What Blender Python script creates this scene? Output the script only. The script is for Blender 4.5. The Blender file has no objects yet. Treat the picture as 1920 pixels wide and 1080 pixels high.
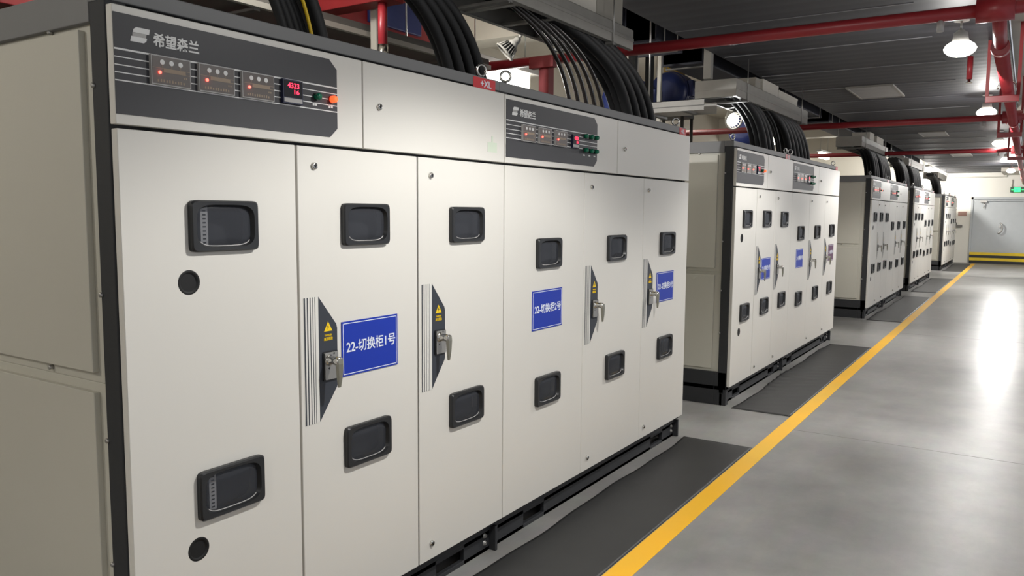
import bpy, bmesh, math, random
from mathutils import Vector, Matrix
random.seed(7)
SC = bpy.context.scene
COL = SC.collection

# ------------------------------------------------------------------ camera
F_PX, CAM_X, CAM_Z = 1485.68, 1.9760, 1.580
YAW, PITCH, ROLL = -0.57569, -0.096308, 0.007024
fw = Vector((math.sin(YAW)*math.cos(PITCH), math.cos(YAW)*math.cos(PITCH), math.sin(PITCH)))
r0 = Vector((math.cos(YAW), -math.sin(YAW), 0)); u0 = r0.cross(fw)
RR = math.cos(ROLL)*r0 + math.sin(ROLL)*u0
UU = -math.sin(ROLL)*r0 + math.cos(ROLL)*u0
cd = bpy.data.cameras.new('camera'); cam = bpy.data.objects.new('camera', cd); COL.objects.link(cam)
cd.sensor_width = 36; cd.lens = F_PX*36/1920; cd.clip_end = 200; cd.clip_start = 0.05
M = Matrix((RR, UU, -fw)).transposed().to_4x4(); M.translation = Vector((CAM_X, 0, CAM_Z))
cam.matrix_world = M
SC.camera = cam

# ------------------------------------------------------------------ world, view, lamps
w = bpy.data.worlds.new('world'); SC.world = w; w.use_nodes = True
w.node_tree.nodes['Background'].inputs[0].default_value = (0.5, 0.52, 0.56, 1)
w.node_tree.nodes['Background'].inputs[1].default_value = 0.85
SC.view_settings.view_transform = 'Standard'; SC.view_settings.look = 'None'
SC.view_settings.gamma = 1; SC.view_settings.use_curve_mapping = False
SC.view_settings.exposure = 0.21
LAMP_X, LAMP_Z = 1.5, 2.74
LAMP_C = (1.0, 0.985, 0.95)
LAMP_Y = [-1.9, 2.5, 6.5, 10.65, 15.3, 19.9, 24.9]
SPOT_W = [90, 212, 196, 240, 195, 205, 340]
OMNI_W = [26, 18, 16, 26, 40, 60, 130]
CONE = [140, 140, 139, 146, 152, 162, 171]
BACK_W = [40, 60, 30, 28, 35, 280, 62]
BACK_LAMPS = [(-1.15, 2.3), (-2.05, 6.0), (-2.3, 10.5), (-2.3, 15.5), (-2.3, 20.5), (-0.75, 28.3), (-1.5, -1.2)]  # last lamp is unseen, added to light the beige side of the nearest cabinet

# ------------------------------------------------------------------ helpers
def lin(c):
    return tuple(((v/255)/12.92 if v/255 <= 0.04045 else ((v/255+0.055)/1.055)**2.4) for v in c)
MATS = {}
def mat(name, c, rough=0.5, metal=0.0, emit=0.0, var=0.06, scale=6.0, bump=0.0, bscale=60.0, ecol=None):
    m = bpy.data.materials.new(name); m.use_nodes = True; nt = m.node_tree; N = nt.nodes; L = nt.links
    b = N['Principled BSDF']; b.inputs['Roughness'].default_value = rough; b.inputs['Metallic'].default_value = metal
    col = lin(c)
    tc = N.new('ShaderNodeTexCoord'); nz = N.new('ShaderNodeTexNoise'); nz.inputs['Scale'].default_value = scale
    nz.inputs['Detail'].default_value = 4
    L.new(tc.outputs['Object'], nz.inputs['Vector'])
    rp = N.new('ShaderNodeValToRGB')
    rp.color_ramp.elements[0].position = 0.3; rp.color_ramp.elements[1].position = 0.7
    rp.color_ramp.elements[0].color = tuple(v*(1-var) for v in col)+(1,)
    rp.color_ramp.elements[1].color = tuple(min(1, v*(1+var)) for v in col)+(1,)
    L.new(nz.outputs['Fac'], rp.inputs['Fac']); L.new(rp.outputs['Color'], b.inputs['Base Color'])
    if emit:
        b.inputs['Emission Color'].default_value = lin(ecol or c)+(1,); b.inputs['Emission Strength'].default_value = emit
    if bump:
        n2 = N.new('ShaderNodeTexNoise'); n2.inputs['Scale'].default_value = bscale
        L.new(tc.outputs['Object'], n2.inputs['Vector'])
        bp = N.new('ShaderNodeBump'); bp.inputs['Strength'].default_value = bump; bp.inputs['Distance'].default_value = 0.01
        L.new(n2.outputs['Fac'], bp.inputs['Height']); L.new(bp.outputs['Normal'], b.inputs['Normal'])
    MATS[name] = m
    return m
cream = mat('cream_paint', (219, 216, 209), 0.42, var=0.015, scale=1.5)
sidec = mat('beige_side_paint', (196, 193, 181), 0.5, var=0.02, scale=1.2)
frameg = mat('grey_frame_paint', (46, 47, 49), 0.7, var=0.03)
frontg = mat('mid_grey_frame_paint', (120, 120, 120), 0.55, var=0.02)
darkin = mat('dark_interior', (30, 31, 33), 0.7)
basek = mat('black_base_paint', (44, 45, 48), 0.5)
blackp = mat('black_plastic', (34, 35, 37), 0.38, var=0.03)
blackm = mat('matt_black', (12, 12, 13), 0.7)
panelg = mat('charcoal_panel', (56, 56, 60), 0.5, var=0.03, scale=3)
white = mat('white_print', (232, 232, 230), 0.5, var=0.0)
modf = mat('brown_grey_face', (92, 84, 80), 0.35, var=0.03)
band = mat('tan_band', (150, 132, 112), 0.5)
lightg = mat('light_grey_rim', (170, 168, 166), 0.4)
navy = mat('navy_plastic', (22, 28, 58), 0.35)
blackd = mat('black_display', (14, 12, 16), 0.15)
reded = mat('red_digits', (255, 40, 70), 0.4, emit=3.0, ecol=(255, 40, 70))
ledm = mat('red_led', (255, 60, 50), 0.4, emit=9.0, ecol=(255, 60, 50))
redl = mat('lit_red_lens', (255, 110, 60), 0.3, emit=1.6, ecol=(255, 80, 40))
greenl = mat('green_lens', (10, 110, 80), 0.2)
chrome = mat('chrome', (205, 203, 198), 0.2, metal=1.0)
steel = mat('brushed_steel', (178, 176, 172), 0.35, metal=0.8)
leverm = mat('steel_lever', (150, 148, 136), 0.35, metal=0.7)
decald = mat('dark_decal', (52, 56, 64), 0.5, var=0.01)
decalp = mat('pale_decal', (158, 156, 152), 0.5)
sticker = mat('pale_sticker', (206, 216, 198), 0.5)
stripg = mat('strip_white', (222, 220, 214), 0.45, var=0.0)
yellow = mat('warning_yellow', (245, 206, 20), 0.5, var=0.0)
blue = mat('sign_blue', (14, 50, 166), 0.4, var=0.01)
plum = mat('sign_plum', (92, 52, 84), 0.45, var=0.02)
signw = mat('sign_white', (232, 236, 245), 0.5, var=0.0)
labelr = mat('label_red', (206, 34, 44), 0.45, var=0.0)
redp = mat('red_pipe_paint', (146, 40, 46), 0.38, var=0.08)
redd = mat('dark_red_paint', (138, 32, 34), 0.5, var=0.08)
galv = mat('galvanised_tray', (150, 147, 140), 0.5, metal=0.25, var=0.06, scale=10)
ductm = mat('dark_navy_duct', (34, 36, 48), 0.6)
galv2 = mat('dull_beige_metal', (148, 143, 132), 0.6)
galvd = mat('grey_tray_paint', (112, 110, 106), 0.55, var=0.05)
cablek = mat('black_cable_sheath', (14, 14, 15), 0.62, var=0.1, scale=20)
cableb = mat('glossy_cable_sheath', (40, 36, 34), 0.22, var=0.1, scale=20)
cabley = mat('yellow_cable_sheath', (228, 190, 20), 0.4)
wallm = mat('cream_wall', (206, 200, 188), 0.75, var=0.03, scale=0.8, bump=0.05, bscale=30)
wallf = mat('white_far_wall', (226, 223, 214), 0.75, var=0.02, scale=0.8)
doorm = mat('grey_door_paint', (178, 182, 184), 0.5, var=0.02)
motorb = mat('blue_machine_paint', (34, 48, 104), 0.45)
greenm = mat('green_machine_paint', (18, 92, 80), 0.45)
mustard = mat('mustard_lagging', (168, 138, 66), 0.6)
rubber = mat('black_rubber', (44, 44, 44), 0.5, var=0.14, scale=3, bump=0.03, bscale=8)
barr_k = mat('barrier_black', (24, 24, 24), 0.5)
barr_y = mat('barrier_yellow', (226, 192, 30), 0.5)
exitg = mat('exit_green_glow', (40, 230, 110), 0.4, emit=2.2, ecol=(40, 240, 110))
exitd = mat('exit_dark_green', (10, 70, 40), 0.4, emit=0.12, ecol=(10, 120, 60))
brownn = mat('brown_notice', (166, 130, 118), 0.5)
conduit = mat('white_conduit', (196, 192, 182), 0.5)
bulbm = mat('bulb_glow', (255, 252, 244), 0.4, emit=7, ecol=(255, 251, 242))
tubem = mat('tube_glow', (255, 250, 238), 0.4, emit=9, ecol=(255, 248, 232))
shadem = mat('lamp_housing', (190, 188, 184), 0.4)
ceilline = mat('pale_tee_bar', (122, 122, 126), 0.5)
ventm = mat('pale_vent', (150, 148, 146), 0.6)

def glass_mat():
    m = bpy.data.materials.new('smoked_glass'); m.use_nodes = True; nt = m.node_tree; N = nt.nodes; L = nt.links
    b = N['Principled BSDF']; b.inputs['Base Color'].default_value = lin((78, 80, 86))+(1,); b.inputs['Roughness'].default_value = 0.12
    t = N.new('ShaderNodeBsdfTransparent'); t.inputs[0].default_value = (0.85, 0.86, 0.9, 1)
    x = N.new('ShaderNodeMixShader'); x.inputs[0].default_value = 0.45
    L.new(t.outputs[0], x.inputs[1]); L.new(b.outputs[0], x.inputs[2]); L.new(x.outputs[0], N['Material Output'].inputs[0])
    return m
glass = glass_mat()

def floor_mat():
    m = bpy.data.materials.new('polished_concrete'); m.use_nodes = True; nt = m.node_tree; N = nt.nodes; L = nt.links
    b = N['Principled BSDF']; b.inputs['Specular IOR Level'].default_value = 0.16
    tc = N.new('ShaderNodeTexCoord')
    n1 = N.new('ShaderNodeTexNoise'); n1.inputs['Scale'].default_value = 0.7; n1.inputs['Detail'].default_value = 8; n1.inputs['Roughness'].default_value = 0.62
    L.new(tc.outputs['Object'], n1.inputs['Vector'])
    r = N.new('ShaderNodeValToRGB'); e = r.color_ramp.elements
    e[0].position = 0.3; e[0].color = lin((114, 111, 107))+(1,); e[1].position = 0.72; e[1].color = lin((160, 157, 152))+(1,)
    L.new(n1.outputs['Fac'], r.inputs[0])
    # fine scratches and grit
    n2 = N.new('ShaderNodeTexNoise'); n2.inputs['Scale'].default_value = 9; n2.inputs['Detail'].default_value = 10; n2.inputs['Roughness'].default_value = 0.75
    mp = N.new('ShaderNodeMapping'); mp.inputs['Scale'].default_value = (1, 0.35, 1)
    L.new(tc.outputs['Object'], mp.inputs[0]); L.new(mp.outputs[0], n2.inputs['Vector'])
    mx = N.new('ShaderNodeMix'); mx.data_type = 'RGBA'; mx.blend_type = 'OVERLAY'; mx.inputs[0].default_value = 0.22
    L.new(r.outputs[0], mx.inputs[6]); L.new(n2.outputs['Color'], mx.inputs[7])
    hs = N.new('ShaderNodeHueSaturation'); hs.inputs['Saturation'].default_value = 0.5
    L.new(mx.outputs[2], hs.inputs['Color']); L.new(hs.outputs[0], b.inputs['Base Color'])
    mr = N.new('ShaderNodeMapRange'); mr.inputs[3].default_value = 0.24; mr.inputs[4].default_value = 0.42
    L.new(n1.outputs['Fac'], mr.inputs[0]); L.new(mr.outputs[0], b.inputs['Roughness'])
    bp = N.new('ShaderNodeBump'); bp.inputs['Strength'].default_value = 0.05; bp.inputs['Distance'].default_value = 0.01
    L.new(n2.outputs['Fac'], bp.inputs['Height']); L.new(bp.outputs[0], b.inputs['Normal'])
    return m
floorm = floor_mat()

def line_mat():
    m = bpy.data.materials.new('yellow_floor_paint'); m.use_nodes = True; nt = m.node_tree; N = nt.nodes; L = nt.links
    b = N['Principled BSDF']; b.inputs['Roughness'].default_value = 0.4
    tc = N.new('ShaderNodeTexCoord'); n1 = N.new('ShaderNodeTexNoise'); n1.inputs['Scale'].default_value = 1.1; n1.inputs['Detail'].default_value = 6
    L.new(tc.outputs['Object'], n1.inputs['Vector'])
    r = N.new('ShaderNodeValToRGB'); e = r.color_ramp.elements
    e[0].position = 0.35; e[0].color = lin((255, 188, 8))+(1,); e[1].position = 0.7; e[1].color = lin((236, 186, 48))+(1,)
    L.new(n1.outputs['Fac'], r.inputs[0]); L.new(r.outputs[0], b.inputs['Base Color'])
    return m
linem = line_mat()

def ceil_mat():
    m = bpy.data.materials.new('dark_slat_ceiling'); m.use_nodes = True; nt = m.node_tree; N = nt.nodes; L = nt.links
    b = N['Principled BSDF']; b.inputs['Roughness'].default_value = 0.6
    tc = N.new('ShaderNodeTexCoord')
    wv = N.new('ShaderNodeTexWave'); wv.bands_direction = 'Y'; wv.inputs['Scale'].default_value = 1.6; wv.inputs['Distortion'].default_value = 0.0
    L.new(tc.outputs['Object'], wv.inputs['Vector'])
    r = N.new('ShaderNodeValToRGB'); e = r.color_ramp.elements
    e[0].position = 0.0; e[0].color = lin((44, 45, 50))+(1,); e[1].position = 0.35; e[1].color = lin((50, 51, 57))+(1,)
    L.new(wv.outputs['Fac'], r.inputs[0]); L.new(r.outputs[0], b.inputs['Base Color'])
    bp = N.new('ShaderNodeBump'); bp.inputs['Strength'].default_value = 0.12; bp.inputs['Distance'].default_value = 0.01
    L.new(wv.outputs['Fac'], bp.inputs['Height']); L.new(bp.outputs[0], b.inputs['Normal'])
    return m
ceilm = ceil_mat()

class MB:
    def __init__(self):
        self.bm = bmesh.new(); self.mats = []
    def mi(self, m):
        if m not in self.mats: self.mats.append(m)
        return self.mats.index(m)
    def box(self, x0, x1, y0, y1, z0, z1, m):
        i = self.mi(m)
        v = [self.bm.verts.new(p) for p in ((x0,y0,z0),(x1,y0,z0),(x1,y1,z0),(x0,y1,z0),(x0,y0,z1),(x1,y0,z1),(x1,y1,z1),(x0,y1,z1))]
        for q in ((0,3,2,1),(4,5,6,7),(0,1,5,4),(1,2,6,5),(2,3,7,6),(3,0,4,7)):
            f = self.bm.faces.new([v[k] for k in q]); f.material_index = i
        return self
    def loft(self, loops, m, cap0=False, cap1=False, smooth=False):
        i = self.mi(m); R = [[self.bm.verts.new(p) for p in lp] for lp in loops]; n = len(R[0])
        for a, b in zip(R, R[1:]):
            for k in range(n):
                f = self.bm.faces.new((a[k], a[(k+1) % n], b[(k+1) % n], b[k])); f.material_index = i; f.smooth = smooth
        if cap0: f = self.bm.faces.new(R[0][::-1]); f.material_index = i
        if cap1: f = self.bm.faces.new(R[-1]); f.material_index = i
        return self
    def prism(self, yz, x0, x1, m):            # outline in the y-z plane, extruded along x
        return self.loft([[(x0, y, z) for y, z in yz], [(x1, y, z) for y, z in yz]], m, True, True)
    def cyl(self, p0, p1, r0, m, r1=None, seg=20, caps=True, smooth=True):
        r1 = r0 if r1 is None else r1
        p0, p1 = Vector(p0), Vector(p1); d = (p1-p0).normalized()
        a = d.cross(Vector((0, 0, 1)) if abs(d.z) < 0.9 else Vector((1, 0, 0))).normalized(); b = d.cross(a)
        L = []
        for p, r in ((p0, r0), (p1, r1)):
            L.append([p+a*r*math.cos(t)+b*r*math.sin(t) for t in [2*math.pi*k/seg for k in range(seg)]])
        return self.loft(L, m, caps, caps, smooth)
    def lathe(self, p0, axis, prof, m, seg=24):  # prof: list of (distance along axis, radius)
        p0 = Vector(p0); d = Vector(axis).normalized()
        a = d.cross(Vector((0, 0, 1)) if abs(d.z) < 0.9 else Vector((1, 0, 0))).normalized(); b = d.cross(a)
        L = [[p0+d*s+a*r*math.cos(t)+b*r*math.sin(t) for t in [2*math.pi*k/seg for k in range(seg)]] for s, r in prof]
        return self.loft(L, m, True, True, True)
    def tube(self, pts, r, m, seg=10):
        P = [Vector(p) for p in pts]; L = []
        t0 = (P[1]-P[0]).normalized(); a = t0.cross(Vector((1, 0, 0)) if abs(t0.x) < 0.9 else Vector((0, 0, 1))).normalized()
        for k, p in enumerate(P):
            t = (P[min(k+1, len(P)-1)]-P[max(k-1, 0)]).normalized()
            a = (a-t*a.dot(t)).normalized(); b = t.cross(a)
            L.append([p+a*r*math.cos(s)+b*r*math.sin(s) for s in [2*math.pi*j/seg for j in range(seg)]])
        return self.loft(L, m, True, True, True)
    def torus(self, c, nrm, R, r, m, seg=28, s2=10):
        c = Vector(c); d = Vector(nrm).normalized(); a = d.cross(Vector((0, 0, 1))).normalized(); b = d.cross(a); i = self.mi(m)
        V = []
        for k in range(seg):
            t = 2*math.pi*k/seg; e = a*math.cos(t)+b*math.sin(t)
            V.append([self.bm.verts.new(c+e*(R+r*math.cos(s))+d*r*math.sin(s)) for s in [2*math.pi*j/s2 for j in range(s2)]])
        for k in range(seg):
            for j in range(s2):
                f = self.bm.faces.new((V[k][j], V[(k+1) % seg][j], V[(k+1) % seg][(j+1) % s2], V[k][(j+1) % s2])); f.material_index = i; f.smooth = True
        return self
    def plate(self, outer, holes, x0, x1, m):   # plate in the y-z plane with real holes, thickness x0..x1
        b2 = bmesh.new(); ed = []
        for lp in [outer]+holes:
            vs = [b2.verts.new((x1, y, z)) for y, z in lp]
            ed += [b2.edges.new((vs[k], vs[(k+1) % len(vs)])) for k in range(len(vs))]
        bmesh.ops.triangle_fill(b2, use_beauty=True, use_dissolve=False, edges=ed, normal=(1, 0, 0))
        g = bmesh.ops.extrude_face_region(b2, geom=b2.faces[:])
        bmesh.ops.translate(b2, vec=(x0-x1, 0, 0), verts=[e for e in g['geom'] if isinstance(e, bmesh.types.BMVert)])
        bmesh.ops.recalc_face_normals(b2, faces=b2.faces[:])
        i = self.mi(m)
        for f in b2.faces: f.material_index = i
        me = bpy.data.meshes.new('tmp'); b2.to_mesh(me); b2.free(); self.bm.from_mesh(me); bpy.data.meshes.remove(me)
        return self
    def text(self, s, y0, y1, z0, z1, x, m, bold=0.0, th=0.0012, mx=None):
        cu = bpy.data.curves.new('t', 'FONT'); cu.body = s; cu.size = 1; cu.offset = bold; cu.extrude = 0.01; cu.resolution_u = 3
        o = bpy.data.objects.new('t', cu); COL.objects.link(o); bpy.context.view_layer.update()
        me = bpy.data.meshes.new_from_object(o.evaluated_get(bpy.context.evaluated_depsgraph_get()))
        bpy.data.objects.remove(o); bpy.data.curves.remove(cu)
        xs = [v.co.x for v in me.vertices]; ys = [v.co.y for v in me.vertices]
        if not xs: return self
        ax, bx, ay, by = min(xs), max(xs), min(ys), max(ys); i = self.mi(m)
        for v in me.vertices:
            p = Vector((x+(th if v.co.z > 0 else 0), y0+(v.co.x-ax)/(bx-ax)*(y1-y0), z0+(v.co.y-ay)/(by-ay)*(z1-z0)))
            v.co = mx @ p if mx else p
        for p in me.polygons: p.material_index = i
        while len(me.materials) <= i: me.materials.append(None)
        for p in me.polygons: p.material_index = i
        self.bm.from_mesh(me); bpy.data.meshes.remove(me)
        return self
    def build(self, name, parent=None, bevel=0.0, seg=2):
        me = bpy.data.meshes.new(name); self.bm.normal_update(); self.bm.to_mesh(me); self.bm.free()
        for m in self.mats: me.materials.append(m)
        o = bpy.data.objects.new(name, me); COL.objects.link(o)
        if parent: o.parent = parent
        if bevel:
            b = o.modifiers.new('bevel', 'BEVEL'); b.width = bevel; b.segments = seg; b.limit_method = 'ANGLE'; b.angle_limit = math.radians(40)
        return o

def rrect(y0, y1, z0, z1, r, n=4):
    P = []
    for cy, cz, a in ((y1-r, z1-r, 0), (y0+r, z1-r, 90), (y0+r, z0+r, 180), (y1-r, z0+r, 270)):
        for k in range(n+1):
            t = math.radians(a+90*k/n); P.append((cy+r*math.cos(t), cz+r*math.sin(t)))
    return P
def sup(cy, cz, a, b, n, N=72):
    P = []
    for k in range(N):
        t = 2*math.pi*(k+0.5)/N; c, s = math.cos(t), math.sin(t)
        P.append((cy+a*math.copysign(abs(c)**(2/n), c), cz+b*math.copysign(abs(s)**(2/n), s)))
    return P
def circ(cy, cz, r, N=32): return [(cy+r*math.cos(2*math.pi*k/N), cz+r*math.sin(2*math.pi*k/N)) for k in range(N)]
def tag(o, label, cat, group=None, kind=None):
    o['label'] = label; o['category'] = cat
    if group: o['group'] = group
    if kind: o['kind'] = kind
    return o
def thing(name, label, cat, loc=(0, 0, 0), group=None):
    o = bpy.data.objects.new(name, None); o.empty_display_size = 0.1; o.location = loc; COL.objects.link(o)
    return tag(o, label, cat, group)
def struct(o):
    o['kind'] = 'structure'; return o
def copy_tree(o, parent=None, skip=()):
    c = o.copy(); COL.objects.link(c)
    if parent: c.parent = parent
    for ch in list(o.children):
        if ch.name.split('.')[0] in skip: continue
        copy_tree(ch, c, skip)
    return c
def bez(p0, p1, p2, p3, n=18):
    P = []
    for k in range(n+1):
        t = k/n; P.append(tuple((1-t)**3*a+3*(1-t)**2*t*b+3*(1-t)*t*t*c+t**3*d for a, b, c, d in zip(p0, p1, p2, p3)))
    return P

# ------------------------------------------------------------------ room
XL, XR, Y0, Y1, ZC, ZU = -4.6, 4.4, -4.0, 30.2, 2.944, 3.9
CE0, CE1 = -0.35, 1.77
struct(MB().box(XL, XR, Y0, Y1, -0.1, 0, floorm).box(0.62, XR, 23.38, 23.42, -0.01, 0.0008, basek).box(0.62, XR, 5.9, 5.906, -0.01, 0.0006, galvd).box(0.62, XR, 11.6, 11.61, -0.01, 0.0006, galvd).build('floor'))
m = MB().box(CE0, CE1, Y0, Y1, ZC, ZC+0.06, ceilm)
y = 1.17
while y < Y1-0.3:
    m.box(CE0, CE1-0.5, y-0.005, y+0.005, ZC-0.005, ZC+0.001, ceilline); y += 1.1655
struct(m.build('ceiling'))
struct(MB().box(CE0-0.03, CE0, Y0, Y1, ZC, ZU, ceilm).build('trim_1'))
struct(MB().box(XL, CE0, Y0, Y1, ZU, ZU+0.1, wallm).build('ceiling_left'))
struct(MB().box(CE1, XR, Y0, Y1, ZC+0.12, ZC+0.22, wallm).build('ceiling_right'))
struct(MB().box(XL, XR, Y1, Y1+0.15, 0, ZU, wallf).build('wall_far'))
struct(MB().box(XL, XR, Y0-0.15, Y0, 0, ZU, wallm).build('wall_near'))
struct(MB().box(XL-0.15, XL, Y0, Y1, 0, ZU, wallm).build('wall_left'))
# downstand boxing at the far right and a beam crossing on the right
struct(MB().box(1.22, XR, 27.2, Y1-0.3, 2.84, ZC+0.12, wallm).build('trim_2'))
struct(MB().box(CE1, XR, 12.2, 12.5, 2.86, ZC+0.12, wallm).build('trim_3'))
# concrete beam high on the left side
for k, yb in enumerate((6.9, 13.2, 19.5, 25.8)):
    struct(MB().box(XL, CE0-0.03, yb, yb+0.35, 3.35, ZU, wallm).build('trim_%d' % (4+k)))
# thin floor joints
# yellow line
tag(MB().box(0.505, 0.615, -3.5, Y1-0.5, 0, 0.0015, linem).build('floor_line'), 'long yellow painted line running along the grey floor beside the black mats', 'floor marking')

# far door
d = thing('door_1', '', '', (0, 0, 0)); del d['label']; del d['category']; struct(d)
m = MB().box(0.42, 1.93, Y1-0.05, Y1-0.005, 0.02, 2.08, doorm).box(1.94, 3.2, Y1-0.05, Y1-0.005, 0.02, 2.08, doorm)
m.build('door_leaf', d, 0.004)
MB().box(0.36, 0.42, Y1-0.09, Y1-0.004, 0, 2.15, doorm).box(0.36, 3.3, Y1-0.09, Y1-0.004, 2.08, 2.15, doorm).box(3.2, 3.3, Y1-0.09, Y1-0.004, 0, 2.15, doorm).build('door_frame', d)
hd = MB().cyl((1.2, Y1-0.05, 1.2), (1.2, Y1-0.12, 1.2), 0.03, steel).tube(bez((1.2, Y1-0.11, 1.32), (1.3, Y1-0.13, 1.3), (1.32, Y1-0.13, 1.05), (1.16, Y1-0.11, 0.98)), 0.022, steel).build('door_handle', d)
MB().box(0.62, 0.8, Y1-0.12, Y1-0.05, 1.98, 2.04, steel).tube([(0.74, Y1-0.1, 1.98), (0.72, Y1-0.11, 1.8)], 0.015, steel).box(0.7, 2.6, Y1-0.1, Y1-0.07, 2.02, 2.035, doorm).build('door_closer', d)
b = MB()
for k, mm in enumerate((barr_k, barr_y, barr_k, barr_y)): b.box(0.40, 3.25, Y1-0.17, Y1-0.13, 0.09*k, 0.09*k+0.09, mm)
tag(b.build('threshold_barrier'), 'yellow and black striped barrier board across the foot of the grey door', 'barrier')
# exit sign
e = thing('exit_sign', 'green lit exit sign on the far wall above the grey door', 'exit sign', (1.42, Y1-0.02, 2.30))
MB().box(0, 0.52, -0.06, 0.015, 0, 0.17, exitd).build('sign_box', e, 0.006)
g = MB()
g.cyl((0.19, -0.062, 0.135), (0.19, -0.066, 0.135), 0.014, exitg)
g.tube([(0.19, -0.064, 0.115), (0.175, -0.064, 0.075)], 0.014, exitg, 8).tube([(0.175, -0.064, 0.075), (0.2, -0.064, 0.05), (0.19, -0.064, 0.02)], 0.009, exitg, 8)
g.tube([(0.175, -0.064, 0.075), (0.155, -0.064, 0.045), (0.125, -0.064, 0.04)], 0.009, exitg, 8).tube([(0.19, -0.064, 0.11), (0.225, -0.064, 0.09), (0.24, -0.064, 0.105)], 0.007, exitg, 8)
g.tube([(0.19, -0.064, 0.11), (0.15, -0.064, 0.1), (0.14, -0.064, 0.08)], 0.007, exitg, 8)
g.box(0.10, 0.28, -0.0615, -0.0605, 0.01, 0.155, exitg)
for s in (0.03, 0.31):
    g.box(s, s+0.06, -0.066, -0.06, 0.075, 0.093, exitg)
g.build('running_figure_symbol', e)
# conduits on the far wall
tag(MB().tube([(-0.4, Y1-0.02, ZC-0.01), (-0.4, Y1-0.02, 2.80), (1.3, Y1-0.02, 2.80), (1.3, Y1-0.02, ZC-0.01)], 0.016, conduit, 8).build('wall_conduit'), 'pale square loop of conduit high on the far wall under the dark ceiling', 'conduit')
tag(MB().tube([(1.46, Y1-0.02, 2.71), (1.46, Y1-0.02, 2.47)], 0.016, conduit, 8).lathe((1.46, Y1-0.02, 2.49), (0, 0, -1), [(0, 0.03), (0.03, 0.034), (0.05, 0.02)], conduit, 10).build('wall_conduit'), 'short vertical conduit dropping to the green exit sign', 'conduit')
tag(MB().box(0.0, 0.25, Y1-0.02, Y1-0.001, 1.54, 1.68, brownn).box(0.015, 0.235, Y1-0.022, Y1-0.019, 1.555, 1.665, brownn).build('wall_notice', None, 0.003), 'small brownish notice plate on the far wall beside the last cabinet', 'notice')
tag(MB().box(-0.06, 0.14, Y1-0.1, Y1-0.005, 1.16, 1.24, galvd).box(-0.05, -0.01, Y1-0.1, Y1-0.005, 1.24, 1.32, galvd).build('wall_bracket', None, 0.006), 'small grey bracket shelf on the far wall under the brown notice', 'bracket')

# ------------------------------------------------------------------ rubber mats
def mat_obj(ya, yb, label, ripple=0.0, x1=0.5):
    nx, ny = 26, int((yb-ya)/0.035); bm = bmesh.new(); V = []
    rnd = random.Random(int(ya*10))
    ph = [rnd.uniform(0, 6) for _ in range(4)]
    for j in range(ny+1):
        yy = ya+(yb-ya)*j/ny; row = []
        xl = 0.035+0.014*math.sin(yy*1.3+ph[0])+0.010*math.sin(yy*3.7+ph[1])+0.004*math.sin(yy*11+ph[2])
        for i in range(nx+1):
            s = i/nx; xx = xl+(x1-xl)*s
            zz = 0.006
            if ripple:
                win = math.exp(-((yy-ya-1.35)/0.85)**2)*max(0, 1-s*1.15)**0.6
                zz += ripple*win*(0.5+0.5*math.sin((yy-0.35*xx)*2*math.pi/0.17+0.6*math.sin(xx*9)))
            else:
                zz += 0.0015*(1+math.sin(yy*2.1+ph[3]))*(1-s)
            row.append(bm.verts.new((xx, yy, zz)))
        V.append(row)
    for j in range(ny):
        for i in range(nx):
            f = bm.faces.new((V[j][i], V[j][i+1], V[j+1][i+1], V[j+1][i])); f.smooth = True
    be = [e_ for e_ in bm.edges if e_.is_boundary]
    gx = bmesh.ops.extrude_edge_only(bm, edges=be)
    for v in gx['geom']:
        if isinstance(v, bmesh.types.BMVert): v.co.z = 0.0005
    me = bpy.data.meshes.new('rubber_mat'); bm.normal_update(); bm.to_mesh(me); bm.free(); me.materials.append(rubber)
    o = bpy.data.objects.new('rubber_mat', me); COL.objects.link(o)
    return tag(o, label, 'mat', 'black mats laid in front of the cabinets')
mat_obj(-1.0, 5.26, 'large smooth black rubber mat in front of the nearest cabinet row')
mat_obj(6.27, 10.1, 'rippled black rubber mat before the second cabinet row', 0.012)
mat_obj(12.75, 16.95, 'black rubber mat before the third cabinet row')
mat_obj(18.0, 22.2, 'black rubber mat before the fourth cabinet row')
mat_obj(25.2, 29.3, 'farthest black rubber mat, before the last cabinet row near the far wall')

# ------------------------------------------------------------------ cabinets
XF = -0.028            # front of the steel frame; doors reach x = 0
DEP = 1.15
Z_D0, Z_D1, Z_U0, Z_U1, Z_T = 0.158, 1.786, 1.797, 2.098, 2.155
WIN = (0.232, 0.147)
def window(parent, cy, cz, strip=False):
    a, b = WIN[0]/2, WIN[1]/2
    lp = lambda x, ha, hb, n: [(x, y, z) for y, z in sup(cy, cz, ha, hb, n)]
    m = MB()
    m.loft([lp(0.0, a, b, 14), lp(0.014, a, b, 14), lp(0.019, a-0.004, b-0.004, 14), lp(0.0185, a*0.86, b*0.84, 4.2), lp(0.005, a*0.80, b*0.78, 4.2), lp(-0.03, a*0.80, b*0.78, 4.2)], blackp)
    for f in m.bm.faces: f.smooth = False
    o = m.build('window_frame', parent)
    g = MB(); g.loft([lp(0.0055, a*0.805, b*0.785, 4.2), lp(0.008, a*0.74, b*0.72, 3.6), lp(0.009, a*0.3, b*0.3, 3)], glass, False, True, True)
    g.build('window_pane', parent)
    # painted highlight along the lower edge of the pane, as a pale tube
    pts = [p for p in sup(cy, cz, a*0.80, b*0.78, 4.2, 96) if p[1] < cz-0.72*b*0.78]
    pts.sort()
    MB().tube([(0.0085, y, z) for y, z in pts], 0.0018, lightg, 6).build('window_highlight', parent)
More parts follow.
